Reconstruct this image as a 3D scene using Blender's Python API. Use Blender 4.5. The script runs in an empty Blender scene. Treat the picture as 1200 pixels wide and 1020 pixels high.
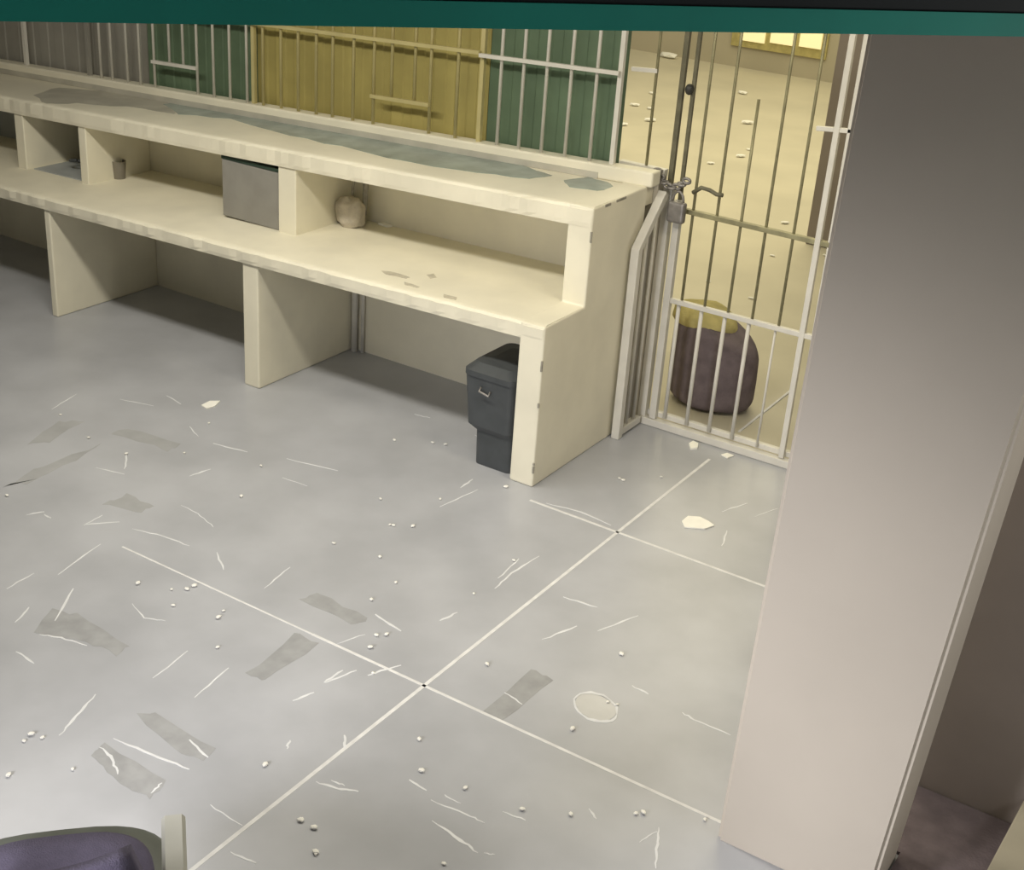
import bpy, bmesh, math, random
from mathutils import Vector, Matrix
random.seed(7)
S = bpy.context.scene
COL = S.collection

# ------------------------------------------------------------------ camera
CAM = Vector((2.6488414, -4.59202633, 2.75221347))
ROT = Matrix(((0.8378092864, -0.2828460697, 0.4669836190),
              (0.5418802740, 0.3263886067, -0.7744909593),
              (0.0666435911, 0.9019249294, 0.4267201114)))
FPX = 1565.334
cd = bpy.data.cameras.new('camera'); co = bpy.data.objects.new('camera', cd); COL.objects.link(co)
co.location = CAM; co.rotation_euler = ROT.to_euler()
cd.sensor_fit = 'HORIZONTAL'; cd.sensor_width = 36.0; cd.lens = FPX * 36.0 / 1200.0
cd.clip_start = 0.05; cd.clip_end = 100
S.camera = co

def un(u, v, ax, val):
    """the point of the plane ax = val that is seen at photo pixel (u, v)"""
    q = ROT @ Vector(((u - 600) / FPX, -(v - 510) / FPX, -1))
    i = 'xyz'.index(ax)
    return CAM + q * ((val - CAM[i]) / q[i])

# ------------------------------------------------------------------ light and exposure
S.view_settings.view_transform = 'Standard'; S.view_settings.look = 'None'
S.view_settings.gamma = 1; S.view_settings.use_curve_mapping = False
S.view_settings.exposure = 0.0
W = bpy.data.worlds.new('world'); S.world = W; W.use_nodes = True
bg = W.node_tree.nodes['Background']; bg.inputs[0].default_value = (0.98, 0.95, 0.90, 1); bg.inputs[1].default_value = 0.26

def area(name, loc, target, sx, sy, power, col):
    l = bpy.data.lights.new(name, 'AREA'); l.shape = 'RECTANGLE'; l.size = sx; l.size_y = sy
    l.energy = power; l.color = col
    o = bpy.data.objects.new(name, l); COL.objects.link(o); o.location = loc
    o.rotation_euler = (Vector(target) - Vector(loc)).to_track_quat('-Z', 'Y').to_euler()
    return o
sp = bpy.data.lights.new('low_fill', 'SPOT'); sp.energy = 520; sp.color = (1.0, 0.975, 0.975); sp.shadow_soft_size = 0.35  # unseen spot added to brighten the pillar's foot and the near floor
sp.spot_size = math.radians(84); sp.spot_blend = 1.0
so = bpy.data.objects.new('low_fill', sp); COL.objects.link(so); so.location = (0.55, -5.0, 1.35)
so.rotation_euler = (Vector((1.25, -1.75, -0.35)) - Vector(so.location)).to_track_quat('-Z', 'Y').to_euler()
area('ceiling_tube_light', (-1.15, -1.35, 2.88), (-1.15, -1.05, 0), 3.2, 0.25, 86, (1.0, 0.945, 0.82))
area('side_fill', (4.0, -1.75, 2.0), (2.1, -1.4, 0.9), 0.6, 0.6, 14, (1.0, 0.97, 0.88))  # unseen fill added for the pillar's right side and the brown wall
area('gate_fill', (1.55, -0.45, 2.85), (0.75, 0.1, 0.0), 0.8, 0.4, 26, (1.0, 0.90, 0.68))  # unseen warm fill added for the counter's end panel and nearby floor
area('courtyard_lamp', (-2.2, 6.2, 4.4), (-2.2, 6.2, 0), 5.0, 8.0, 360, (1.0, 0.89, 0.56))

# ------------------------------------------------------------------ materials
def mat(name, rgb, rough=0.6, metal=0.0, var=0.10, scale=6.0, bump=0.0, rgb2=None, spec=0.4, detail=4.0, bscale=None):
    m = bpy.data.materials.new(name); m.use_nodes = True
    nt = m.node_tree; b = nt.nodes['Principled BSDF']
    b.inputs['Roughness'].default_value = rough; b.inputs['Metallic'].default_value = metal
    b.inputs['Specular IOR Level'].default_value = spec
    tc = nt.nodes.new('ShaderNodeTexCoord')
    n = nt.nodes.new('ShaderNodeTexNoise'); n.inputs['Scale'].default_value = scale; n.inputs['Detail'].default_value = detail
    nt.links.new(tc.outputs['Object'], n.inputs['Vector'])
    r = nt.nodes.new('ShaderNodeValToRGB')
    a = tuple(max(0, c * (1 - var)) for c in rgb) if rgb2 is None else rgb2
    c2 = tuple(min(1, c * (1 + var)) for c in rgb) if rgb2 is None else rgb
    r.color_ramp.elements[0].position = 0.35; r.color_ramp.elements[0].color = (*a, 1)
    r.color_ramp.elements[1].position = 0.65; r.color_ramp.elements[1].color = (*c2, 1)
    nt.links.new(n.outputs['Fac'], r.inputs['Fac']); nt.links.new(r.outputs['Color'], b.inputs['Base Color'])
    if bump:
        n2 = nt.nodes.new('ShaderNodeTexNoise'); n2.inputs['Scale'].default_value = bscale or scale * 6; n2.inputs['Detail'].default_value = 5
        nt.links.new(tc.outputs['Object'], n2.inputs['Vector'])
        bp = nt.nodes.new('ShaderNodeBump'); bp.inputs['Strength'].default_value = bump; bp.inputs['Distance'].default_value = 0.01
        nt.links.new(n2.outputs['Fac'], bp.inputs['Height']); nt.links.new(bp.outputs['Normal'], b.inputs['Normal'])
    return m

def emit(name, rgb, k):
    m = bpy.data.materials.new(name); m.use_nodes = True
    b = m.node_tree.nodes['Principled BSDF']
    b.inputs['Base Color'].default_value = (*rgb, 1)
    b.inputs['Emission Color'].default_value = (*rgb, 1); b.inputs['Emission Strength'].default_value = k
    return m

M = dict(
    floor=mat('floor_stone', (0.415, 0.425, 0.455), 0.33, var=0.10, scale=2.2, bump=0.05, bscale=3.0, spec=0.5, detail=9),
    grout=mat('grout', (0.70, 0.70, 0.70), 0.7, var=0.08, scale=20),
    scuff=mat('scuff', (0.70, 0.71, 0.73), 0.6, var=0.06, scale=14),
    stain=mat('stain', (0.33, 0.335, 0.345), 0.42, var=0.10, scale=14),
    stain_soft=mat('stain_soft', (0.37, 0.375, 0.385), 0.42, var=0.08, scale=8),
    ring=mat('dried_ring', (0.56, 0.56, 0.55), 0.4, var=0.05, scale=9),
    paint=mat('cream_paint', (0.78, 0.74, 0.60), 0.55, var=0.05, scale=3.5, bump=0.10, bscale=14),
    chip=mat('worn_edge', (0.30, 0.28, 0.23), 0.8, var=0.2, scale=30),
    reflect_green=mat('green_reflection_tone', (0.27, 0.32, 0.29), 0.25, var=0.18, scale=7),  # the boards' reflection in the slab, as grey-green colour
    white=mat('white_metal_paint', (0.64, 0.62, 0.56), 0.4, var=0.05, scale=9, spec=0.5),
    yellowbar=mat('yellow_bar_paint', (0.48, 0.42, 0.20), 0.45, var=0.06, scale=9),
    backlit_bar=mat('backlit_bar_tone', (0.28, 0.26, 0.15), 0.45, metal=0.3, var=0.15, scale=20),  # bars against the bright courtyard, backlit darkness put into the colour
    green=mat('dark_green_board', (0.110, 0.165, 0.100), 0.6, var=0.12, scale=5),
    faded=mat('faded_board', (0.28, 0.27, 0.235), 0.65, var=0.08, scale=4),
    mustard=mat('mustard_board', (0.37, 0.315, 0.105), 0.6, var=0.08, scale=5),
    pillar=mat('pillar_plaster', (0.56, 0.508, 0.44), 0.7, var=0.03, scale=2.0, bump=0.04, bscale=10),
    wallm=mat('wall_plaster', (0.50, 0.46, 0.38), 0.75, var=0.05, scale=2.5, bump=0.05),
    brown=mat('brown_wall_paint', (0.30, 0.26, 0.24), 0.75, var=0.08, scale=2.0),
    courtf=mat('courtyard_concrete', (0.56, 0.52, 0.40), 0.6, var=0.06, scale=1.3),
    courtw=mat('courtyard_wall', (0.44, 0.40, 0.30), 0.8, var=0.06, scale=1.3),
    ceil=mat('ceiling_paint', (0.22, 0.20, 0.17), 0.8, var=0.03, scale=2),
    teal=mat('screen_border_teal', (0.012, 0.38, 0.31), 0.5, var=0.10, scale=3),
    navy=mat('screen_border_navy', (0.004, 0.012, 0.018), 0.6, var=0.15, scale=4),
    black=mat('black_plastic', (0.060, 0.066, 0.070), 0.45, var=0.1, scale=12),
    grey=mat('grey_board', (0.27, 0.26, 0.235), 0.55, var=0.06, scale=9),
    dgreen=mat('dark_lid', (0.03, 0.055, 0.04), 0.5, var=0.1, scale=12),
    cup=mat('brown_plastic', (0.21, 0.19, 0.15), 0.5, var=0.08, scale=12),
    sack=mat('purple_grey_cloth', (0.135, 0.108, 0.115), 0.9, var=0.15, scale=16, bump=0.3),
    ycloth=mat('mustard_cloth', (0.45, 0.39, 0.16), 0.9, var=0.12, scale=14, bump=0.3),
    steel=mat('dull_steel', (0.25, 0.235, 0.22), 0.4, metal=0.5, var=0.15, scale=30),
    paper=mat('white_paper', (0.92, 0.91, 0.84), 0.8, var=0.03, scale=20),
    cushion=mat('purple_fabric', (0.085, 0.075, 0.120), 0.9, var=0.08, scale=40, bump=0.2),
    shell=mat('chair_shell', (0.105, 0.115, 0.100), 0.5, var=0.08, scale=12),
    arm=mat('armrest_plastic', (0.40, 0.40, 0.36), 0.45, var=0.05, scale=9),
    beige=mat('carton', (0.42, 0.38, 0.28), 0.8, var=0.06, scale=6),
    pane=emit('sunlit_pane', (0.92, 0.80, 0.45), 0.55),
    backlit_dark=mat('backlit_dark_steel', (0.15, 0.14, 0.09), 0.45, metal=0.2, var=0.15, scale=20),  # deeper backlit tone painted on the upper posts; also the dark wire
    rubber=mat('black_knob', (0.035, 0.035, 0.03), 0.5, scale=20),
    softchip=mat('rubbed_paint', (0.52, 0.48, 0.38), 0.7, var=0.15, scale=30),
    bluegrey=mat('blue_grey_paint', (0.36, 0.38, 0.38), 0.6, var=0.08, scale=6),
    grey_band=mat('grey_band_tone', (0.46, 0.44, 0.37), 0.5, var=0.10, scale=8),  # paler end of the painted reflection, also on the curb front
    litter=mat('litter_white', (0.86, 0.85, 0.80), 0.7, var=0.06, scale=25),
    bundle=mat('pale_bundle', (0.55, 0.50, 0.42), 0.8, var=0.12, scale=22, bump=0.3),
)

# ------------------------------------------------------------------ mesh helpers
def new_bm(): return bmesh.new()

def box(bm, x0, x1, y0, y1, z0, z1, bev=0.0):
    r = bmesh.ops.create_cube(bm, size=1.0)
    vs = r['verts']
    for v in vs:
        v.co = Vector((x0 + (v.co.x + .5) * (x1 - x0), y0 + (v.co.y + .5) * (y1 - y0), z0 + (v.co.z + .5) * (z1 - z0)))
    if bev:
        es = list({e for v in vs for e in v.link_edges})
        bmesh.ops.bevel(bm, geom=es, offset=bev, segments=3, profile=0.5, affect='EDGES')
    return bm

def tube(bm, pts, r, seg=10, square=False):
    """tube swept through pts (capped)"""
    pts = [Vector(p) for p in pts]
    n = len(pts); rings = []
    up = None
    for i, p in enumerate(pts):
        d = (pts[min(i + 1, n - 1)] - pts[max(i - 1, 0)]).normalized()
        if up is None:
            up = Vector((0, 1, 0)) if abs(d.y) < 0.9 else Vector((0, 0, 1))
        a = d.cross(up).normalized(); b = d.cross(a).normalized(); up = -b if False else up
        k = 4 if square else seg
        off = math.pi / 4 if square else 0
        rr = r * (math.sqrt(2) if square else 1)
        rings.append([bm.verts.new(p + a * rr * math.cos(off + 2 * math.pi * j / k) + b * rr * math.sin(off + 2 * math.pi * j / k)) for j in range(k)])
    k = len(rings[0])
    for i in range(n - 1):
        for j in range(k):
            bm.faces.new((rings[i][j], rings[i][(j + 1) % k], rings[i + 1][(j + 1) % k], rings[i + 1][j]))
    bm.faces.new(rings[0][::-1]); bm.faces.new(rings[-1])
    return bm

def prism(bm, poly, z0, z1):
    """extrude a horizontal outline"""
    lo = [bm.verts.new((p[0], p[1], z0)) for p in poly]; hi = [bm.verts.new((p[0], p[1], z1)) for p in poly]
    bm.faces.new(lo[::-1]); bm.faces.new(hi)
    n = len(poly)
    for i in range(n):
        bm.faces.new((lo[i], lo[(i + 1) % n], hi[(i + 1) % n], hi[i]))
    return bm

def lathe(bm, prof, c, seg=28, sx=1.0, sy=1.0):
    rings = []
    for r, z in prof:
        rings.append([bm.verts.new((c[0] + sx * r * math.cos(2 * math.pi * j / seg), c[1] + sy * r * math.sin(2 * math.pi * j / seg), c[2] + z)) for j in range(seg)])
    for i in range(len(rings) - 1):
        for j in range(seg):
            bm.faces.new((rings[i][j], rings[i][(j + 1) % seg], rings[i + 1][(j + 1) % seg], rings[i + 1][j]))
    bm.faces.new(rings[0][::-1]); bm.faces.new(rings[-1])
    return bm

def dip(z, x):      # the whole counter falls a little towards its far left end
    k = 0.025 * z / 0.73 if z < 0.73 else 0.025 + 0.0145 * min((z - 0.73) / 0.42, 1.0)
    return z + k * x

def apply_dip(bm):
    for v in bm.verts: v.co.z = dip(v.co.z, v.co.x)

def obj(name, bm, m, parent=None, smooth=False, bevel=0.0):
    bmesh.ops.recalc_face_normals(bm, faces=bm.faces[:])
    me = bpy.data.meshes.new(name); bm.to_mesh(me); bm.free()
    for mm in (m if isinstance(m, (list, tuple)) else [m]): me.materials.append(mm)
    o = bpy.data.objects.new(name, me); COL.objects.link(o)
    if smooth:
        for p in me.polygons: p.use_smooth = True
    if bevel:
        b = o.modifiers.new('bevel', 'BEVEL'); b.width = bevel; b.segments = 2; b.limit_method = 'ANGLE'
    if parent:
        o.parent = parent
        o.matrix_parent_inverse = Matrix.Translation(-parent.location)
    return o

def thing(name, label, cat, loc=(0, 0, 0), group=None):
    o = bpy.data.objects.new(name, None); COL.objects.link(o); o.location = loc
    o.empty_display_size = 0.1
    return tag(o, label, cat, group)

def tag(o, label, cat, group=None):
    o['label'] = label; o['category'] = cat
    if group: o['group'] = group
    return o

def struct(name, bm, m, label=None, parent=None, **k):
    o = obj(name, bm, m, parent, **k); o['kind'] = 'structure'
    if label: o['label'] = label
    return o

def one(name, bm, m, label, cat, group=None, **k):
    return tag(obj(name, bm, m, **k), label, cat, group)

# ------------------------------------------------------------------ the setting
bm = new_bm(); box(bm, -5.6, 4.6, -7.2, 0.99, -0.12, 0.0)
floor = struct('floor', bm, M['floor'], 'grey polished floor with pale joints, scuffs and dark patches')
bm = new_bm(); box(bm, -8.0, 4.6, 0.99, 11.2, -0.12, -0.004)
struct('floor_courtyard', bm, M['courtf'], 'pale yellow lit ground beyond the barred gate')
bm = new_bm(); box(bm, -5.6, 4.6, -7.2, 1.0, 2.95, 3.05); struct('ceiling', bm, M['ceil'])
bm = new_bm(); box(bm, -5.6, 4.6, -7.3, -7.2, 1.5, 3.05); struct('front_light_block', bm, M['wallm'])  # unseen upper wall added so light from the front enters only low down
bm = new_bm(); box(bm, -5.75, -5.6, -7.2, 1.0, -0.12, 3.05); struct('wall_left', bm, M['wallm'])
bm = new_bm(); box(bm, 0.90, 4.6, 0.93, 1.08, -0.10, 3.0); struct('wall_back', bm, M['wallm'], 'plaster wall to the right of the gate')
bm = new_bm(); box(bm, -5.6, -0.215, 0.905, 0.985, -0.10, 1.0)
struct('wall_counter', bm, M['wallm'], 'low plaster wall behind the counter')
bm = new_bm(); box(bm, -0.215, 0.02, 0.905, 0.985, -0.10, 1.243); struct('wall_sill', bm, M['wallm'], 'low wall under the narrow fixed bars')
bm = new_bm(); box(bm, 2.02, 4.6, -0.95, -0.80, -0.10, 3.0); struct('wall_right', bm, M['brown'], 'dark brown wall beside the big pillar')
bm = new_bm(); box(bm, -8.0, 4.6, 11.2, 11.35, -0.12, 4.2); struct('wall_far', bm, M['courtw'], 'far wall of the courtyard')

# grout lines, laid flush in the floor
def strip(p, q, w, z0=-0.004, z1=0.0008):
    p = Vector(p); q = Vector(q); d = (q - p).normalized(); n = Vector((-d.y, d.x)) * w / 2
    return prism(new_bm(), [p + n, p - n, q - n, q + n], z0, z1)
for p, q, w in [((-0.98, -1.484), (0.0, -1.486), 0.008), ((0.0, -1.486), (1.75, -1.488), 0.012), ((0.06, -0.106), (1.64, -0.118), 0.014), ((0.497, -3.2), (0.502, 0.80), 0.014)]:
    g = obj('grout_line', strip(p, q, w), M['grout'], floor)

# dark patches (photo pixels put on the floor plane, each a flat worn area of the floor)
PATCH = [
    ([(566, 836), (624, 785), (648, 796), (590, 846)], 'stain'),
    ([(160, 838), (182, 836), (252, 878), (240, 892), (212, 884)], 'stain'),
    ([(106, 884), (124, 872), (196, 915), (176, 936), (150, 925), (125, 905)], 'stain'),
    ([(40, 742), (62, 715), (90, 720), (152, 758), (138, 768), (100, 752)], 'stain'),
    ([(288, 790), (346, 742), (372, 754), (312, 798)], 'stain'),
    ([(352, 702), (372, 694), (432, 726), (412, 732)], 'stain'),
    ([(32, 520), (70, 494), (100, 492), (60, 518)], 'stain_soft'),
    ([(130, 508), (150, 502), (212, 520), (196, 528)], 'stain_soft'),
    ([(6, 570), (50, 545), (120, 520), (90, 540), (30, 566)], 'stain_soft'),
    ([(120, 590), (150, 580), (182, 592), (160, 602)], 'stain_soft'),
]
def rough_poly(pts, jit=2.0, k=4):
    out = []
    for i, p in enumerate(pts):
        q = pts[(i + 1) % len(pts)]
        for j in range(k):
            t = j / k
            out.append((p[0] + (q[0] - p[0]) * t + random.uniform(-jit, jit), p[1] + (q[1] - p[1]) * t + random.uniform(-jit, jit)))
    return out
for pts, m in PATCH:
    poly = [un(u, v, 'z', 0.0) for u, v in rough_poly(pts)]
    obj('dark_patch', prism(new_bm(), poly, -0.003, 0.0005), M[m], floor)

# pale scuffs and scratches: worn marks of the floor
SC = [((68, 674), (118, 638)), ((98, 616), (120, 604)), ((60, 608), (52, 603)), ((100, 615), (140, 612)), ((64, 728), (86, 690)), ((18, 730), (34, 712)),
      ((46, 744), (72, 748), (102, 757)), ((20, 764), (40, 778)), ((30, 604), (52, 600)), ((112, 548), (146, 556)), ((222, 558), (247, 550)), ((146, 550), (148, 532)),
      ((212, 592), (232, 602), (250, 618)), ((155, 620), (190, 628), (222, 640)), ((180, 795), (220, 763)), ((155, 708), (170, 725), (194, 728)), ((228, 818), (268, 783)),
      ((310, 690), (340, 665)), ((70, 862), (90, 840), (112, 814)), ((118, 876), (132, 890), (138, 908)), ((132, 866), (180, 885), (222, 902)), ((222, 868), (244, 888)),
      ((176, 930), (190, 918)), ((580, 690), (600, 672), (632, 652)), ((584, 678), (608, 655)), ((370, 917), (396, 925), (420, 928)), ((404, 921), (388, 915)),
      ((480, 915), (500, 927)), ((504, 938), (548, 955), (568, 965)), ((520, 932), (540, 942)), ((568, 1000), (580, 1002)), ((506, 962), (540, 985), (560, 1000)), ((590, 952), (616, 962)),
      ((592, 812), (612, 826)), ((636, 750), (676, 734)), ((748, 988), (770, 975)), ((768, 1018), (770, 990), (772, 970)), ((800, 836), (818, 846), (856, 862)),
      ((380, 800), (402, 786)), ((382, 800), (418, 786)), ((344, 822), (368, 812)), ((394, 755), (428, 744)), ((404, 862), (404, 878)), ((246, 944), (284, 968)), ((270, 1000), (300, 1012)),
      ((640, 590), (680, 600), (716, 616)), ((660, 700), (700, 712)), ((700, 740), (748, 722)), ((516, 594), (560, 574)), ((556, 510), (574, 520)), ((540, 572), (554, 562)),
      ((486, 486), (504, 490)), ((336, 538), (396, 552)), ((440, 720), (470, 740)), ((846, 600), (876, 590)), ((884, 606), (912, 596)), ((846, 640), (852, 622)), ((196, 464), (212, 474)),
      ((640, 470), (660, 476)), ((516, 728), (536, 718)), ((700, 960), (690, 948)), ((740, 804), (760, 814)), ((8, 690), (40, 672)), ((430, 792), (470, 780)), ((336, 878), (340, 868)),
      ((60, 480), (90, 462)), ((140, 468), (180, 476)), ((250, 520), (290, 530)), ((330, 560), (360, 570)), ((232, 512), (222, 500)), ((254, 648), (262, 668))]
bm = new_bm()
for s in SC:
    P = [un(u, v, 'z', 0.0) for u, v in s]
    P = [Vector((p.x, p.y)) for p in P]
    w = random.uniform(0.004, 0.009)
    full = []
    for i in range(len(P) - 1):
        for j in range(5): full.append(P[i].lerp(P[i + 1], j / 5) + Vector((random.uniform(-.003, .003), random.uniform(-.003, .003))))
    full.append(P[-1])
    L, R = [], []
    for i, p in enumerate(full):
        d = (full[min(i + 1, len(full) - 1)] - full[max(i - 1, 0)]); d.normalize(); n = Vector((-d.y, d.x))
        ww = w * (0.25 + 0.75 * math.sin(math.pi * (i + .5) / len(full))) * random.uniform(0.7, 1.2) * 0.6
        L.append(p + n * ww); R.append(p - n * ww)
    prism(bm, L + R[::-1], -0.003, 0.0009)
o = obj('scuff_marks', bm, M['scuff'], floor); o['kind'] = 'stuff'; o['label'] = 'pale scuffs and scratches in the grey floor'
# dried ring
def blob(cx, cy, rx, ry, n=22, jit=.12, rot=0.0):
    out = []
    for i in range(n):
        a = 2 * math.pi * i / n; k = 1 + random.uniform(-jit, jit)
        x, y = rx * k * math.cos(a), ry * k * math.sin(a)
        out.append((cx + x * math.cos(rot) - y * math.sin(rot), cy + x * math.sin(rot) + y * math.cos(rot)))
    return out
outer = [un(u, v, 'z', 0) for u, v in blob(698, 829, 28, 17, jit=.05, rot=.35)]
inner = [un(u, v, 'z', 0) for u, v in blob(698, 829, 25, 14.5, jit=.05, rot=.35)]
bm = new_bm(); n = len(outer)
A = [bm.verts.new((p.x, p.y, 0.0012)) for p in outer]; B = [bm.verts.new((p.x, p.y, 0.0016)) for p in inner]
C_ = [bm.verts.new((p.x, p.y, -0.002)) for p in outer]
for i in range(n):
    bm.faces.new((A[i], A[(i + 1) % n], B[(i + 1) % n], B[i])); bm.faces.new((C_[i], C_[(i + 1) % n], A[(i + 1) % n], A[i]))
ring = one('dried_spill', bm, M['scuff'], 'pale dried spill ring on the floor right of the long joints crossing', 'spill')
poly = [un(u, v, 'z', 0) for u, v in blob(698, 829, 25, 14.5, jit=.04, rot=.35)]
obj('spill_centre', prism(new_bm(), poly, -0.002, 0.0007), M['ring'], ring)

# ------------------------------------------------------------------ the pillar
bm = new_bm()
def px(z): return 1.637 + 0.0125 * z, 2.104 + 0.052 * z
H = 2.95
a0, a1 = px(0); b0, b1 = px(H)
lo = [bm.verts.new(c) for c in ((a0, -1.56, 0), (a1, -1.56, 0), (a1, -1.30, 0), (a0, -1.30, 0))]
hi = [bm.verts.new(c) for c in ((b0, -1.56, H), (b1, -1.56, H), (b1, -1.30, H), (b0, -1.30, H))]
bm.faces.new(lo[::-1]); bm.faces.new(hi)
for i in range(4): bm.faces.new((lo[i], lo[(i + 1) % 4], hi[(i + 1) % 4], hi[i]))
bmesh.ops.bevel(bm, geom=[e for e in bm.edges if abs(e.verts[0].co.z - e.verts[1].co.z) > 1], offset=0.012, segments=3, affect='EDGES')
one('plaster_pillar', bm, M['pillar'], 'wide smooth beige plastered pillar in the right foreground', 'pillar', smooth=False)

# ------------------------------------------------------------------ strip across the top of the view, added to stand for a screen border
p0 = un(0, 25, 'z', 2.5); p1 = un(1200, 43, 'z', 2.5)
d = (p1 - p0).normalized(); back = Vector((-d.y, d.x, 0)).normalized()
s0 = p0 - d * 1.6; s1 = p1 + d * 2.2
def bar_along(bm, o0, o1, t0, t1, z0, z1):
    vs = [bm.verts.new((p.x + back.x * t, p.y + back.y * t, z)) for z in (z0, z1) for p, t in ((o0, t0), (o1, t0), (o1, t1), (o0, t1))]
    for f in ((3, 2, 1, 0), (4, 5, 6, 7), (0, 1, 5, 4), (1, 2, 6, 5), (2, 3, 7, 6), (3, 0, 4, 7)): bm.faces.new([vs[i] for i in f])
    return bm
screen_strip = struct('screen_trim_1', bar_along(new_bm(), s0, s1, 0.004, 0.09, 2.5315, 2.95), M['navy'], 'added dark strip with a teal lower edge, standing for a screen border')
struct('screen_strip_edge', bar_along(new_bm(), s0, s1, 0.0, 0.10, 2.5, 2.5315), M['teal'], 'teal lower edge of the added screen border strip', parent=screen_strip)

# ------------------------------------------------------------------ the counter
XL = -5.55
cnt = thing('masonry_counter', 'long cream painted two-tier masonry counter with open bays below a barred window', 'counter', (-2.7, 0.45, 0))
def slabpart(name, x0, x1, y0, y1, z0, z1, m='paint', bev=0.012, segx=1, parent=cnt, **k):
    bm = new_bm(); box(bm, x0, x1, y0, y1, z0, z1, bev); apply_dip(bm)
    return obj(name, bm, M[m], parent, **k)
def worn_slab(name, y0, y1, z0, z1, x0=XL, x1=0.0, depth=0.006):
    """a slab with a slightly knocked front edge"""
    bm = new_bm(); n = 120
    rows = []
    for i in range(n + 1):
        x = x0 + (x1 - x0) * i / n
        j = random.uniform(-depth, depth)
        prof = [(y0 + .002, z0), (y0 + j * .6, z0 + .02), (y0 + j, z1 - .014), (y0 + .010 + abs(j), z1 - .003), (y0 + .03, z1), (y1, z1), (y1, z0)]
        rows.append([bm.verts.new((x, a, b)) for a, b in prof])
    k = len(rows[0])
    for i in range(n):
        for q in range(k): bm.faces.new((rows[i][q], rows[i][(q + 1) % k], rows[i + 1][(q + 1) % k], rows[i + 1][q]))
    bm.faces.new(rows[0]); bm.faces.new(rows[-1][::-1])
    apply_dip(bm)
    return obj(name, bm, M['paint'], cnt)
D1, D2 = 0.334, 0.835
worn_slab('bench_slab', 0.0, 0.86, 0.69, 0.765, x1=-0.002)
worn_slab('top_slab', D1 - 0.005, 0.90, 1.125, 1.215, x1=-0.002)
# end panel: stepped outline, thickness .115
bm = new_bm()
ol = [(0, 0), (D2 - .005, 0), (D2 - .005, 1.218), (D1 - .002, 1.212), (D1, 0.765), (0.0, 0.762)]
for x in (-0.118, 0.004):
    pass
va = [bm.verts.new((-0.118, y, z)) for y, z in ol]; vb = [bm.verts.new((0.004, y, z)) for y, z in ol]
bm.faces.new(va); bm.faces.new(vb[::-1])
for i in range(len(ol)): bm.faces.new((va[i], va[(i + 1) % len(ol)], vb[(i + 1) % len(ol)], vb[i]))
obj('end_panel', bm, M['paint'], cnt, bevel=0.008)
# leg panels under the bench and niche dividers above
for xr, w in ((-1.632, 0.10), (-3.128, 0.045), (-4.75, 0.10)):
    slabpart('leg_panel', xr - w, xr, 0.012, 0.76, 0, 0.70, bev=0.008)
for xr, w in ((-1.675, 0.115), (-3.185, 0.060), (-3.70, 0.075), (-4.62, 0.10)):
    slabpart('niche_divider', xr - w, xr, D1 + 0.006, 0.80, 0.76, 1.13, bev=0.006)
slabpart('lower_back_panel', XL, -0.118, 0.76, 0.86, 0, 0.70, bev=0)
slabpart('niche_back_panel', -3.2, -0.118, 0.80, 0.87, 0.765, 1.13, bev=0)
slabpart('niche_back_panel', XL, -3.2, 0.80, 0.87, 0.765, 1.13, m='bluegrey', bev=0)
slabpart('niche_floor_board', -3.68, -3.26, 0.37, 0.79, 0.764, 0.771, m='bluegrey', bev=0.002)
slabpart('curb_band', -4.6, -0.25, 0.812, 0.818, 1.216, 1.246, m='grey_band', bev=0.001)  # flat grey strip carrying the painted reflection up the curb
slabpart('rear_curb', XL, 0.03, 0.815, 0.90, 1.215, 1.285, bev=0.01)
# flat patches painting the green boards' reflection onto the top slab
def flat_on(px_pts, zfun, th, name, m, parent, jit=1.2, k=3):
    bm = new_bm(); poly = []
    for u, v in rough_poly(px_pts, jit, k):
        p = un(u, v, 'z', 1.2)
        for _ in range(6): p = un(u, v, 'z', zfun(p.x))
        poly.append(p)
    lo = [bm.verts.new((p.x, p.y, p.z - .002)) for p in poly]; hi = [bm.verts.new((p.x, p.y, p.z + th)) for p in poly]
    bm.faces.new(lo[::-1]); bm.faces.new(hi)
    for i in range(len(poly)): bm.faces.new((lo[i], lo[(i + 1) % len(poly)], hi[(i + 1) % len(poly)], hi[i]))
    return obj(name, bm, M[m], parent)
topz = lambda x: dip(1.215, x)
benz = lambda x: dip(0.765, x)
flat_on([(190, 122), (230, 118), (330, 134), (470, 165), (560, 184), (620, 196), (646, 206), (620, 210), (560, 203), (480, 190), (400, 172), (340, 158), (270, 140), (210, 134)], topz, .0015, 'reflection_patch', 'reflect_green', cnt)
flat_on([(40, 112), (70, 102), (130, 108), (200, 118), (222, 126), (205, 133), (150, 126), (90, 122), (55, 122)], topz, .0010, 'reflection_patch', 'grey_band', cnt)
flat_on([(660, 211), (690, 208), (712, 214), (722, 221), (700, 224), (668, 220)], topz, .0015, 'reflection_patch', 'reflect_green', cnt, jit=.8)
for pts in ([(447, 318), (462, 319), (480, 325), (476, 327), (452, 322)], [(500, 322), (508, 321), (512, 325), (504, 327)], [(520, 345), (536, 349), (534, 352), (520, 349)], [(474, 331), (492, 336), (488, 338), (474, 334)]):
    flat_on(pts, benz, .0012, 'paint_chip', 'softchip', cnt, jit=.5, k=2)
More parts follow.
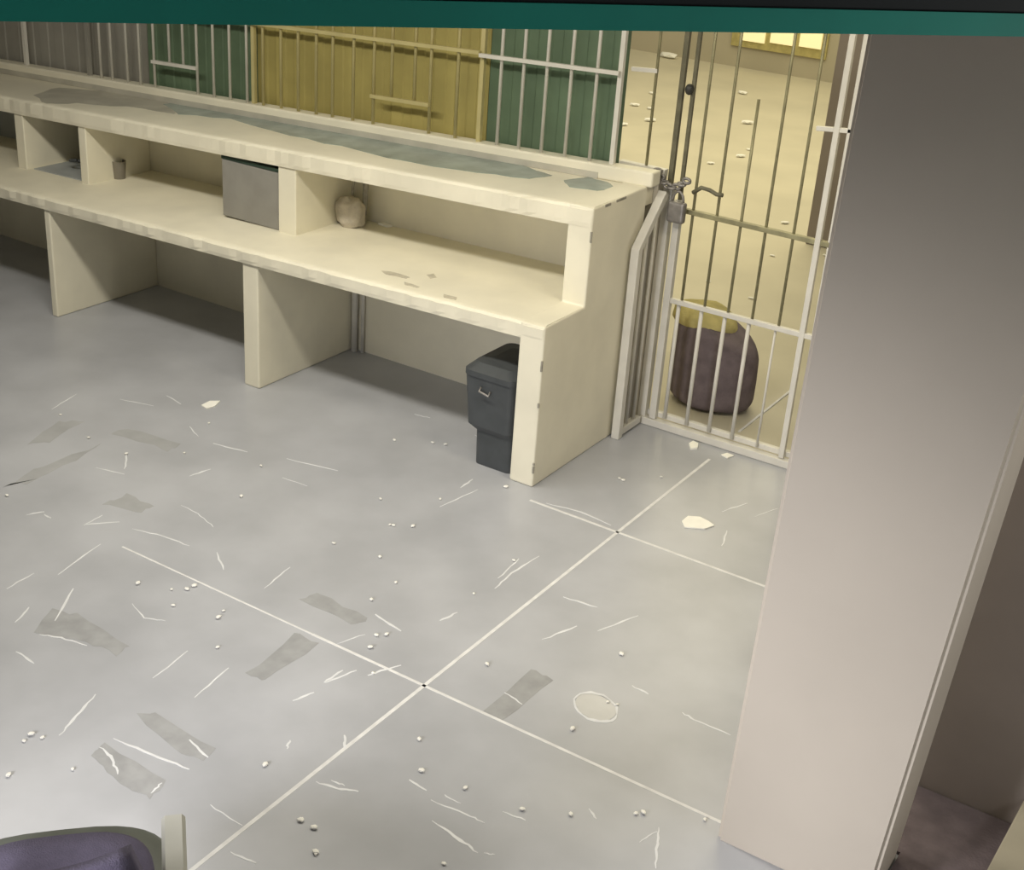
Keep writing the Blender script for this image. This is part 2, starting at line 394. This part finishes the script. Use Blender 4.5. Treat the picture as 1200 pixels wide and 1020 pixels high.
# chipped corner of the end panel
for (y, z, s) in ((0.004, .07, .035), (0.004, .11, .012), (0.004, .39, .022), (0.004, .56, .05), (D1 + .004, 1.06, .05), (D1 + .10, 1.198, .05), (D1 + .20, 1.2, .09)):
    bm = new_bm()
    if z > 1.15: box(bm, -0.002, 0.0065, y, y + s, z, z + .012, .002)
    else: box(bm, -0.003, 0.0065, y - .006, y + .001, z, z + s, .002)
    obj('paint_chip', bm, M['chip'], cnt)

# ------------------------------------------------------------------ grille over the counter and the boards behind it
YB = 0.93
def board(x0, x1, m, ribs=True):
    bm = new_bm(); w = .066; n = max(1, int(round((x1 - x0) / w)))
    row = []
    for i in range(n):
        a = x0 + (x1 - x0) * i / n; b = x0 + (x1 - x0) * (i + 1) / n; c = (b - a) * .12
        row += [(a, YB), (a + c, YB + .006), (b - c, YB + .006)] if i % 2 else [(a, YB), (b, YB)]
    row.append((x1, YB))
    lo = []; hi = []; bl = []; bh = []
    seen = []
    for x, y in row:
        if seen and abs(seen[-1][0] - x) < 1e-6: continue
        seen.append((x, y))
    for x, y in seen:
        lo.append(bm.verts.new((x, y, dip(1.19, x)))); hi.append(bm.verts.new((x, y, 2.95)))
        bl.append(bm.verts.new((x, YB + .03, dip(1.19, x)))); bh.append(bm.verts.new((x, YB + .03, 2.95)))
    for i in range(len(lo) - 1):
        bm.faces.new((lo[i], lo[i + 1], hi[i + 1], hi[i])); bm.faces.new((bl[i + 1], bl[i], bh[i], bh[i + 1]))
        bm.faces.new((lo[i + 1], lo[i], bl[i], bl[i + 1])); bm.faces.new((hi[i], hi[i + 1], bh[i + 1], bh[i]))
    bm.faces.new((lo[0], hi[0], bh[0], bl[0])); bm.faces.new((lo[-1], bl[-1], bh[-1], hi[-1]))
    return bm
g = 'coloured boards behind the barred window'
one('painted_board', board(-0.955, -0.225, M['green']), M['green'], 'dark green ribbed board behind white bars, nearest the gate', 'board', g)
one('painted_board', board(-2.46, -0.958, M['mustard']), M['mustard'], 'mustard yellow ribbed board behind the middle of the barred window', 'board', g)
one('painted_board', board(-3.30, -2.463, M['green']), M['green'], 'dark green ribbed board behind white bars, left of the mustard one', 'board', g)
one('painted_board', board(-5.55, -3.303, M['faded']), M['faded'], 'faded grey board at the far left behind the barred window', 'board', g)

gr = thing('window_grille', 'long barred grille standing on the counter in front of coloured boards', 'grille', (-1.8, 0.834, 1.2))
YG = 0.845
bars = [(-.837, 0), (-.712, 0), (-.585, 0), (-.454, 0), (-.320, 0)]
mid = [-2.344, -2.217, -2.098, -1.975, -1.865, -1.729, -1.597, -1.484, -1.341, -1.245, -1.084]
left = [-2.461, -2.586, -2.707, -2.83, -2.935, -3.042, -3.165, -3.282, -3.386, -3.514, -3.607]
def vbar(x, z0, z1, r, m, y=YG, name='bar', par=gr):
    return obj(name, tube(new_bm(), [(x, y, dip(z0, x)), (x, y, z1)], r, 10), M[m], par, smooth=True)
for x, _ in bars: vbar(x, 1.28, 2.95, .0085, 'white')
for x in mid:
    hatch = x in (-1.484, -1.341)
    vbar(x, 1.425 if hatch else 1.28, 2.95, .0085, 'yellowbar')
for x in left:
    hatch = x in (-2.935, -3.042)
    vbar(x, 1.425 if hatch else 1.28, 2.95, .0080, 'white')
for x0, x1, m in ((-1.605, -1.24, 'yellowbar'), (-3.17, -2.825, 'white')):
    obj('hatch_rail', tube(new_bm(), [(x0, YG - .012, dip(1.428, x0)), (x1, YG - .012, dip(1.428, x1))], .009, 4, True), M[m], gr)
for x, m in ((-.205, 'white'), (-.950, 'yellowbar'), (-2.42, 'yellowbar'), (-3.72, 'faded'), (-4.28, 'white')):
    o = obj('frame_post', tube(new_bm(), [(x, YG + .012, dip(1.27, x)), (x, YG + .012, 2.95)], .011, 4, True), M[m], gr)
def rail(x0, x1, z, m, r=.009):
    obj('cross_rail', tube(new_bm(), [(x0, YG - .015, z + .040 * x0), (x1, YG - .015, z + .040 * x1)], r, 4, True), M[m], gr)
rail(-.955, -.20, 1.701, 'white'); rail(-2.41, -.955, 1.712, 'yellowbar'); rail(-3.9, -2.41, 1.715, 'white')
rail(-2.41, -.955, 2.35, 'yellowbar'); rail(-.955, -.20, 2.35, 'white')

# ------------------------------------------------------------------ side rail at the end of the counter
sr = thing('side_railing', 'low cream steel railing with a slanted top rail fixed to the counter end', 'railing', (0.045, 0.87, 0))
XS = 0.042
obj('rail_frame', tube(new_bm(), [(XS, .715, .0), (XS, .712, .955), (XS, .915, 1.165), (XS, .925, 1.180)], .021, 4, True), M['white'], sr, bevel=.004)
obj('rail_foot', tube(new_bm(), [(XS, .74, .03), (XS, .925, .03)], .018, 4, True), M['white'], sr, bevel=.003)
for y, zt in ((.80, 1.04), (.875, 1.11)):
    obj('rail_bar', tube(new_bm(), [(XS, y, .045), (XS, y, zt)], .009, 8), M['white'], sr, smooth=True)

# ------------------------------------------------------------------ barred gate
gt = thing('barred_gate', 'tall cream steel barred gate beside the counter end, closed and chained', 'gate', (0.45, 0.977, 0))
G = 0.977
def gp(name, pts, r, m, sq=True, **k): return obj(name, tube(new_bm(), pts, r, 10, sq), M[m], gt, bevel=.003 if sq else 0, smooth=not sq, **k)
gp('jamb', [(.045, G, 0.0), (.045, G, 1.19)], .022, 'white')
gp('jamb', [(.045, G, 1.19), (.045, G, 2.95)], .012, 'backlit_dark')  # upper part of the same post, backlit shade painted in
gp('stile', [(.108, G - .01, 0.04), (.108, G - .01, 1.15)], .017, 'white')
gp('stile', [(.108, G - .01, 1.15), (.108, G - .01, 2.6)], .009, 'backlit_dark')
gp('stile', [(.853, G, 0.0), (.853, G, 2.95)], .016, 'white')
gp('stile', [(.792, G - .008, 0.04), (.792, G - .008, 2.6)], .013, 'white')
gp('bottom_rail', [(.045, G - .015, .02), (.875, G - .015, .02)], .019, 'white')
gp('bottom_rail', [(.045, G + .02, .055), (.875, G + .02, .055)], .014, 'white')
gp('cross_rail', [(.09, G - .006, .662), (.86, G - .006, .662)], .012, 'white')
gp('cross_rail', [(.09, G - .006, 1.105), (.86, G - .006, 1.098)], .012, 'backlit_bar')
gp('cross_rail', [(.70, G - .006, 1.585), (.86, G - .006, 1.60)], .010, 'white')
for x in (.165, .285, .406, .528, .66):
    if x < .6: gp('gate_bar', [(x, G, .05), (x, G, .66)], .010, 'white', False)
    else: gp('gate_bar', [(x, G, .05), (x, G, .66)], .006, 'white', False)
    xx = x + .012
    gp('gate_bar', [(xx, G, .66), (xx, G, 2.6 if x not in (.406,) else 1.66)], .007, 'backlit_bar', False)
bm = new_bm(); bmesh.ops.create_uvsphere(bm, u_segments=14, v_segments=10, radius=.020, matrix=Matrix.Translation((.097, G - .03, 1.655)) @ Matrix.Diagonal((1, 1, 1.25, 1)))
o = obj('bolt_knob', bm, M['rubber'], gt, smooth=True); o['label'] = 'dark round knob on the gate'
# fixed bars between grille and gate
fx = thing('fixed_grille_panel', 'narrow fixed barred panel between the counter grille and the gate', 'grille', (-0.08, 0.95, 1.25))
for x in (-.075,):
    obj('bar', tube(new_bm(), [(x, .95, 1.25), (x, .95, 2.95)], .007), M['backlit_bar'], fx, smooth=True)
obj('cross_rail', tube(new_bm(), [(-.20, .95, 1.70), (-.07, .95, 1.71)], .009, 4, True), M['white'], fx)
obj('sill_rail', tube(new_bm(), [(-.21, .95, 1.262), (.03, .95, 1.262)], .018, 4, True), M['white'], fx)

# chain and padlock
pl = thing('padlock', 'dull steel padlock hanging on the chain at the gate edge', 'padlock', (.10, .93, 1.10))
bm = new_bm(); box(bm, .080, .165, .895, .935, 1.055, 1.155, .012); obj('lock_body', bm, M['steel'], pl)
pts = [(.122 + .028 * math.cos(a), .915, 1.152 + .050 * math.sin(a)) for a in [math.pi * i / 10 for i in range(11)]]
obj('shackle', tube(new_bm(), pts, .006), M['steel'], pl, smooth=True)
bm = new_bm()
for i in range(8):
    a = i / 7; cx, cz = .0 + .15 * a, 1.275 - .05 * math.sin(math.pi * a) - .02 * a
    cy = .922 - .012 * math.sin(math.pi * a)
    pts = []
    for k in range(13):
        t = 2 * math.pi * k / 12
        if i % 2: pts.append((cx + .018 * math.cos(t), cy, cz + .011 * math.sin(t)))
        else: pts.append((cx + .018 * math.cos(t), cy + .010 * math.sin(t), cz + .004 * math.sin(t)))
    tube(bm, pts, .0075, 6)
one('chain', bm, M['steel'], 'short steel chain looped round the gate post and jamb', 'chain', smooth=True)
hk = new_bm()
pts = [un(u, v, 'y', .93) for u, v in ((812, 226), (822, 220), (832, 223), (840, 228), (847, 229))]
tube(hk, pts, .010)
one('bent_wire', hk, M['backlit_dark'], 'dark bent wire hook sticking out right of the padlock', 'wire', smooth=True)

# ------------------------------------------------------------------ beyond the gate
fw = thing('lit_window', 'row of bright yellow lit panes high on the far courtyard wall', 'window', (-3.6, 11.15, 2.1))
YF = 11.17
for u0, u1, v0, v1 in ((870, 896, 36, 51), (902, 930, 36, 54), (936, 962, 36, 58)):
    a = un(u0, v1, 'y', YF); b = un(u1, v1, 'y', YF)
    bm = new_bm(); box(bm, a.x, b.x, YF - .02, YF + .03, b.z, b.z + .32); obj('pane', bm, M['pane'], fw)
a = un(862, 10, 'y', YF); b = un(968, 64, 'y', YF)
bm = new_bm(); box(bm, a.x, b.x, YF, YF + .03, un(915, 62, 'y', YF).z, a.z); obj('window_frame', bm, M['ycloth'], fw)
# brown partition at the right behind the gate
a = un(944, 285, 'z', 0.0)
bm = new_bm(); box(bm, a.x - .0, a.x + 2.2, a.y, a.y + .12, 0, 2.6)
one('brown_partition', bm, M['brown'], 'brown upright panel standing in the courtyard behind the gate right side', 'panel')
bm = new_bm(); pp = un(948, 285, 'z', 0.0)
p = un(885, 130, 'y', 3.6); 
# line in the courtyard ground
p, q = un(866, 506, 'z', 0), un(926, 458, 'z', 0)
obj('ground_joint', strip((p.x, p.y), (q.x, q.y), .012, -.006, .001), M['grout'], bpy.data.objects['floor_courtyard'])

# sack with cloth
sk = thing('cloth_sack', 'dark purplish sack with a mustard cloth on top standing behind the gate', 'sack', (.17, 1.42, 0))
def lump(bm, c, r, seed, amp=.08, flat=None, su=28, sv=18, pw=0.7):
    rnd = random.Random(seed); ph = [rnd.uniform(0, 6.28) for _ in range(8)]
    rings = []
    for i in range(1, sv):
        th = math.pi * i / sv; row = []
        for j in range(su):
            f = 2 * math.pi * j / su
            k = 1 + amp * (math.sin(3 * f + ph[0] + 2 * th) * .5 + math.sin(5 * f + ph[1]) * .3 + math.sin(7 * th + ph[2] + 2 * f) * .3)
            sx = math.copysign(abs(math.sin(th)) ** pw, 1)
            cx, cy = math.cos(f), math.sin(f)
            z = math.copysign(abs(math.cos(th)) ** pw, math.cos(th))
            row.append(bm.verts.new((c[0] + r[0] * k * sx * cx, c[1] + r[1] * k * sx * cy, max(c[2] + r[2] * k * z, 0.0 if flat is None else flat))))
        rings.append(row)
    for i in range(len(rings) - 1):
        for j in range(su): bm.faces.new((rings[i][j], rings[i][(j + 1) % su], rings[i + 1][(j + 1) % su], rings[i + 1][j]))
    bm.faces.new(rings[0][::-1]); bm.faces.new(rings[-1])
    return bm
bm = lump(new_bm(), (.205, 1.42, .235), (.235, .17, .235), 3, .025, pw=.32)
for v in bm.verts:
    t = max(0, v.co.x - .16); v.co.z -= t * .45 * (v.co.z / .45)
obj('sack_body', bm, M['sack'], sk, smooth=True)
bm = lump(new_bm(), (.12, 1.43, .455), (.175, .15, .06), 9, .08, flat=.40)
for v in bm.verts:
    t = max(0, v.co.x - .12); v.co.z -= t * .35
obj('cloth', bm, M['ycloth'], sk, smooth=True)
# dark small bundle at the gate's right edge
bm = lump(new_bm(), (.40, 2.62, .05), (.09, .07, .06), 5, .12)
one('dark_bundle', bm, M['chip'], 'small dark bundle lying on the courtyard ground near the gate right edge', 'bundle', smooth=True)

# ------------------------------------------------------------------ things in the counter's niches and bays
# waste bin in the right-hand bay
b = thing('waste_bin', 'black plastic waste bin tucked under the counter against its end panel', 'bin', (-.27, .19, 0))
bm = new_bm()
def rrect(cx, cy, hx, hy, r, n=5):
    out = []
    for sx, sy, a0 in ((1, 1, 0), (-1, 1, 90), (-1, -1, 180), (1, -1, 270)):
        for i in range(n + 1):
            a = math.radians(a0 + 90 * i / n); out.append((cx + sx * (hx - r) + r * math.cos(a), cy + sy * (hy - r) + r * math.sin(a)))
    return out
def loft(bm, secs):
    R = [[bm.verts.new((x, y, z)) for x, y in rrect(*s)] for s, z in secs]
    k = len(R[0])
    for i in range(len(R) - 1):
        for j in range(k): bm.faces.new((R[i][j], R[i][(j + 1) % k], R[i + 1][(j + 1) % k], R[i + 1][j]))
    bm.faces.new(R[0][::-1]); bm.faces.new(R[-1]); return bm
loft(bm, [((-.240, .19, .10, .15, .03), 0), ((-.240, .19, .103, .155, .03), .17), ((-.258, .19, .122, .175, .03), .20), ((-.268, .19, .135, .18, .035), .44)])
obj('bin_body', bm, M['black'], b)
bm = loft(new_bm(), [((-.268, .19, .138, .186, .04), .44), ((-.268, .19, .138, .186, .04), .465), ((-.268, .20, .11, .15, .04), .495), ((-.268, .20, .05, .08, .03), .505)])
obj('bin_lid', bm, M['black'], b)
obj('bin_handle', tube(new_bm(), [(-.30, .003, .40), (-.30, -.012, .385), (-.25, -.012, .375), (-.25, .003, .39)], .005), M['steel'], b, smooth=True)

# grey box filling the right of the middle niche
gb = thing('grey_box', 'flat grey box with a dark top standing on the bench against the niche divider', 'box', (-2.0, .40, .68))
xa, xb = -2.185, -1.80
z0 = dip(.765, (xa + xb) / 2) + .004
bm = new_bm(); box(bm, xa, xb, .352, .52, z0 + .0, z0 + .298, .008); obj('box_body', bm, M['grey'], gb)
bm = new_bm(); box(bm, xa - .002, xb + .002, .350, .522, z0 + .298, z0 + .318, .006); obj('box_lid', bm, M['dgreen'], gb)
gb2 = gb
# cup
c = un(134, 208, 'z', dip(.765, -3.02))
cp = lathe(new_bm(), [(.022, 0), (.033, 0), (.040, .095), (.041, .10), (.036, .10), (.030, .012)], (c.x + .02, c.y + .02, dip(.766, c.x)))
one('cup', cp, M['cup'], 'small brown cup standing on the bench in the middle niche', 'cup', smooth=False)
# bundle with hanging straps in the right niche
bz = dip(.765, -1.66)
bd = thing('rag_bundle', 'pale rag bundle with dark hanging straps at the left of the right niche', 'bundle', (-1.62, .60, bz))
bm = lump(new_bm(), (-1.585, .66, bz + .075), (.085, .06, .078), 21, .14)
obj('bundle_body', bm, M['bundle'], bd, smooth=True)
for x, y, r, zb in ((-1.60, .70, .007, .17), (-1.535, .72, .014, .09)):
    obj('strap', tube(new_bm(), [(x, y, bz + .33), (x + .003, y - .004, bz + .25), (x, y - .006, bz + zb), (x - .004, y - .01, bz + zb - .03)], r), M['chip'], bd, smooth=True)
bm = new_bm(); c = un(451, 265, 'z', dip(.765, -1.5)); z = dip(.766, c.x)
prism(bm, [(c.x - .035, c.y - .012), (c.x + .03, c.y - .02), (c.x + .042, c.y + .008), (c.x - .02, c.y + .02)], z + .0005, z + .010)
one('paper_scrap', bm, M['paper'], 'small white paper scrap on the bench beside the rag bundle', 'paper')
# coil in far-left niche
bm = new_bm(); c = Vector((-3.53, 0.50, 0)); z = dip(.771, -3.40) + .002
pts = []
for i in range(30):
    a = i / 29 * 5.2; r = .075 - .006 * a
    pts.append((c.x + .06 + r * math.cos(a), .52 + r * .8 * math.sin(a), z + .010 + .020 * a / 2))
tube(bm, pts, .009, 8)
one('cable_coil', bm, M['black'], 'dark cable coil lying in the left niche of the counter', 'cable', smooth=True)
# pipes in the bay corner
for x, y, r, lab in ((-1.605, .735, .018, 'white upright pipe in the corner of the right bay, nearer the leg panel'), (-1.555, .742, .010, 'thin white upright pipe beside the thicker one under the counter')):
    bm = tube(new_bm(), [(x, y, 0), (x, y, dip(.69, x) - .001)], r, 14)
    one('water_pipe', bm, M['white'], lab, 'pipe', 'pipes under the counter', smooth=True)

# ------------------------------------------------------------------ litter on the floor
def scrap(pts, m, label, name='paper_scrap', h=.006, cat='paper', z=0.0):
    poly = [un(u, v, 'z', z) for u, v in pts]
    bm = prism(new_bm(), poly, z + .0009, z + h)
    return one(name, bm, M[m], label, cat)
scrap([(799, 612), (806, 606), (820, 607), (830, 612), (837, 617), (826, 621), (812, 620), (802, 619)], 'paper', 'torn white paper scrap on the floor just inside the gate')
scrap([(807, 522), (812, 519), (818, 522), (817, 527), (809, 528)], 'paper', 'crumpled white paper bit beneath the bottom rail of the gate', h=.012)
scrap([(845, 534), (852, 532), (860, 535), (852, 538)], 'paper', 'flat white paper bit by the gate rail, right of the crumpled one')
scrap([(236, 476), (246, 471), (258, 471), (252, 477), (242, 480)], 'paper', 'small white scrap on the floor left of the middle leg panel')
SP = [(71, 487), (245, 497), (8, 582), (104, 514), (216, 532), (148, 533), (306, 547), (283, 583), (392, 638), (162, 685), (201, 692), (219, 692), (203, 711), (228, 688), (256, 725), (262, 717),
      (255, 760), (311, 898), (85, 903), (435, 704), (453, 745), (434, 760), (441, 746), (571, 780), (491, 868), (712, 824), (723, 827), (671, 856), (462, 517), (507, 520), (461, 617),
      (446, 586), (516, 586), (457, 616), (484, 618), (391, 638), (445, 654), (464, 684), (593, 572), (354, 963), (370, 1000), (352, 963), (612, 950), (545, 925), (368, 972), (370, 1002), (520, 1014),
      (745, 955), (754, 954), (826, 962), (669, 956), (602, 658), (437, 790), (494, 905), (728, 768), (730, 564), (726, 562), (775, 560), (555, 697), (522, 522), (37, 862), (50, 866), (28, 870), (10, 910)]
src = None
lit_label = 'tiny white speck of litter lying on the grey floor'
for i, (u, v) in enumerate(SP):
    p = un(u, v, 'z', 0.0)
    if src is None:
        bm = new_bm(); bmesh.ops.create_icosphere(bm, subdivisions=1, radius=.011, matrix=Matrix.Diagonal((1, .8, .5, 1)))
        for q in bm.verts: q.co *= random.uniform(.8, 1.2)
        zmin = min(q.co.z for q in bm.verts)
        for q in bm.verts: q.co.z -= zmin
        o = src = obj('litter_speck', bm, M['litter']); 
    else:
        o = src.copy(); COL.objects.link(o)
    tag(o, lit_label, 'litter', 'litter specks on the grey floor')
    s = random.uniform(.6, 1.1); o.scale = (s, s, s); o.rotation_euler = (0, 0, random.uniform(0, 6.28)); o.location = (p.x, p.y, .0012)
for u, v, s in [(783, 68, 7), (784, 66, 5), (762, 128, 2.4), (744, 124, 3), (762, 142, 3.4), (730, 147, 3), (764, 110, 2.5), (786, 53, 6), (876, 145, 3.6), (868, 184, 2.6), (833, 192, 2.0), (878, 176, 1.8), (870, 110, 3.5), (874, 62, 7),
                (920, 262, 2.0), (905, 300, 1.2), (968, 300, 1.4), (830, 330, 1.0), (880, 350, 1.2), (918, 70, 5)]:
    p = un(u, v, 'z', 0.0)
    if p.y > 11: continue
    o = src.copy(); COL.objects.link(o); o.scale = (s * 1.6, s * 1.2, s); o.location = (p.x, p.y, -.003); o.rotation_euler = (0, 0, random.uniform(-.3, 1))
    tag(o, 'white litter bit on the yellow lit ground beyond the gate', 'litter', 'litter bits beyond the gate')

# ------------------------------------------------------------------ office chair at the lower left corner
F2 = Vector((-.727, .687, 0)).normalized(); Rt = Vector((.687, .727, 0)).normalized()
ctr = un(203, 956, 'z', .68) - Rt * .268 - F2 * .0      # placed from the front end of its right armrest
ch = thing('office_chair', 'dark office chair with purple seat and grey armrest, cut off at the lower left', 'chair', (ctr.x, ctr.y, 0))
def loc(a, b_, z): return Vector((ctr.x, ctr.y, 0)) + Rt * a + F2 * b_ + Vector((0, 0, z))
def pad(w, dpt, z0, z1, e=.012, n=40, pw=.62, crown=0.0):
    bm = new_bm(); rings = []
    for k, (s, z) in enumerate(((1 - e * 3, z0), (1, z0 + (z1 - z0) * .3), (1, z0 + (z1 - z0) * .7), (.95, z1), (.7, z1 + crown * .6), (.3, z1 + crown))):
        row = []
        for j in range(n):
            a = 2 * math.pi * j / n; c, s_ = math.cos(a), math.sin(a)
            x = math.copysign(abs(c) ** pw, c) * w / 2 * s; y = math.copysign(abs(s_) ** pw, s_) * dpt / 2 * s
            row.append(bm.verts.new(loc(x, y, z)))
        rings.append(row)
    for i in range(len(rings) - 1):
        for j in range(n): bm.faces.new((rings[i][j], rings[i][(j + 1) % n], rings[i + 1][(j + 1) % n], rings[i + 1][j]))
    bm.faces.new(rings[0][::-1]); bm.faces.new(rings[-1]); return bm
obj('seat_shell', pad(.54, .52, .42, .46), M['shell'], ch, smooth=True)
bm = pad(.44, .42, .455, .485, crown=.012)
obj('seat_cushion', bm, M['cushion'], ch, smooth=True)
for s in (-1, 1):
    bm = new_bm()
    R_ = [[bm.verts.new(loc(s * .268 + w * .026, y, z)) for w, z in ((-1, .655), (1, .655), (1, .672), (.7, .682), (-.7, .682), (-1, .672))] for y in (-.30, -.28, -.02, 0.0)]
    for i in range(3):
        for j in range(6): bm.faces.new((R_[i][j], R_[i][(j + 1) % 6], R_[i + 1][(j + 1) % 6], R_[i + 1][j]))
    bm.faces.new(R_[0][::-1]); bm.faces.new(R_[-1])
    ar = obj('armrest', bm, M['arm'], ch)
    obj('armrest_post', tube(new_bm(), [loc(s * .22, -.14, .45), loc(s * .268, -.13, .50), loc(s * .268, -.12, .655)], .018, 10), M['black'], ch, smooth=True)
bm = new_bm()
nb = 14; front = []; rear = []
for i in range(nb + 1):
    t = -1 + 2 * i / nb
    for lst, off in ((front, 0), (rear, -.04)):
        lst.append([bm.verts.new(loc(t * .21 * (1 if z < .8 else .9), -.27 + off + .05 * t * t - .10 * (z - .5), z)) for z in (.56, .66, .76, .84)])
for i in range(nb):
    for j in range(3):
        bm.faces.new((front[i][j], front[i + 1][j], front[i + 1][j + 1], front[i][j + 1])); bm.faces.new((rear[i + 1][j], rear[i][j], rear[i][j + 1], rear[i + 1][j + 1]))
    for j in (0, 3): bm.faces.new((front[i][j], front[i + 1][j], rear[i + 1][j], rear[i][j]))
for i in (0, nb):
    for j in range(3): bm.faces.new((front[i][j], front[i][j + 1], rear[i][j + 1], rear[i][j]))
obj('backrest', bm, M['cushion'], ch, smooth=True)
obj('back_support', tube(new_bm(), [loc(0, -.20, .43), loc(0, -.32, .47), loc(0, -.335, .62)], .02), M['black'], ch, smooth=True)
obj('gas_column', tube(new_bm(), [loc(0, 0, .09), loc(0, 0, .42)], .025, 14), M['black'], ch, smooth=True)
for k in range(5):
    a = 2 * math.pi * k / 5 + .3
    e = loc(.25 * math.cos(a), .25 * math.sin(a), .07)
    lg = obj('base_leg', tube(new_bm(), [loc(0, 0, .10), e], .016, 8), M['black'], ch, smooth=True)
    bm = new_bm(); bmesh.ops.create_cone(bm, cap_ends=True, segments=16, radius1=.03, radius2=.03, depth=.03, matrix=Matrix.Translation((e.x, e.y, .030)) @ Matrix.Rotation(math.pi / 2, 4, 'Y'))
    obj('caster', bm, M['black'], lg)

one('dark_floor_sheet', prism(new_bm(), [(2.04, -.955), (2.04, -1.292), (2.112, -1.292), (2.112, -1.62), (3.3, -1.62), (3.3, -.955)], 0.0005, 0.012), M['sack'], 'dark purplish flat sheet on the floor between the pillar and the brown wall', 'mat')  # thin dark purplish sheet lying flat on the floor
# carton at the lower right, past the pillar
z = .12
a = un(1200, 938, 'z', z); b_ = un(1167, 1000, 'z', z)
bm = new_bm(); d2 = (a - b_).normalized(); e0 = b_ - d2 * .25; e1 = a + d2 * .02; sd = Vector((d2.y, -d2.x, 0)) * .45
prism(bm, [e0, e0 + sd, e1 + sd, e1], 0.0125, z)
one('beige_carton', bm, M['beige'], 'low beige carton on the floor at the lower right corner behind the pillar', 'carton', bevel=.004)
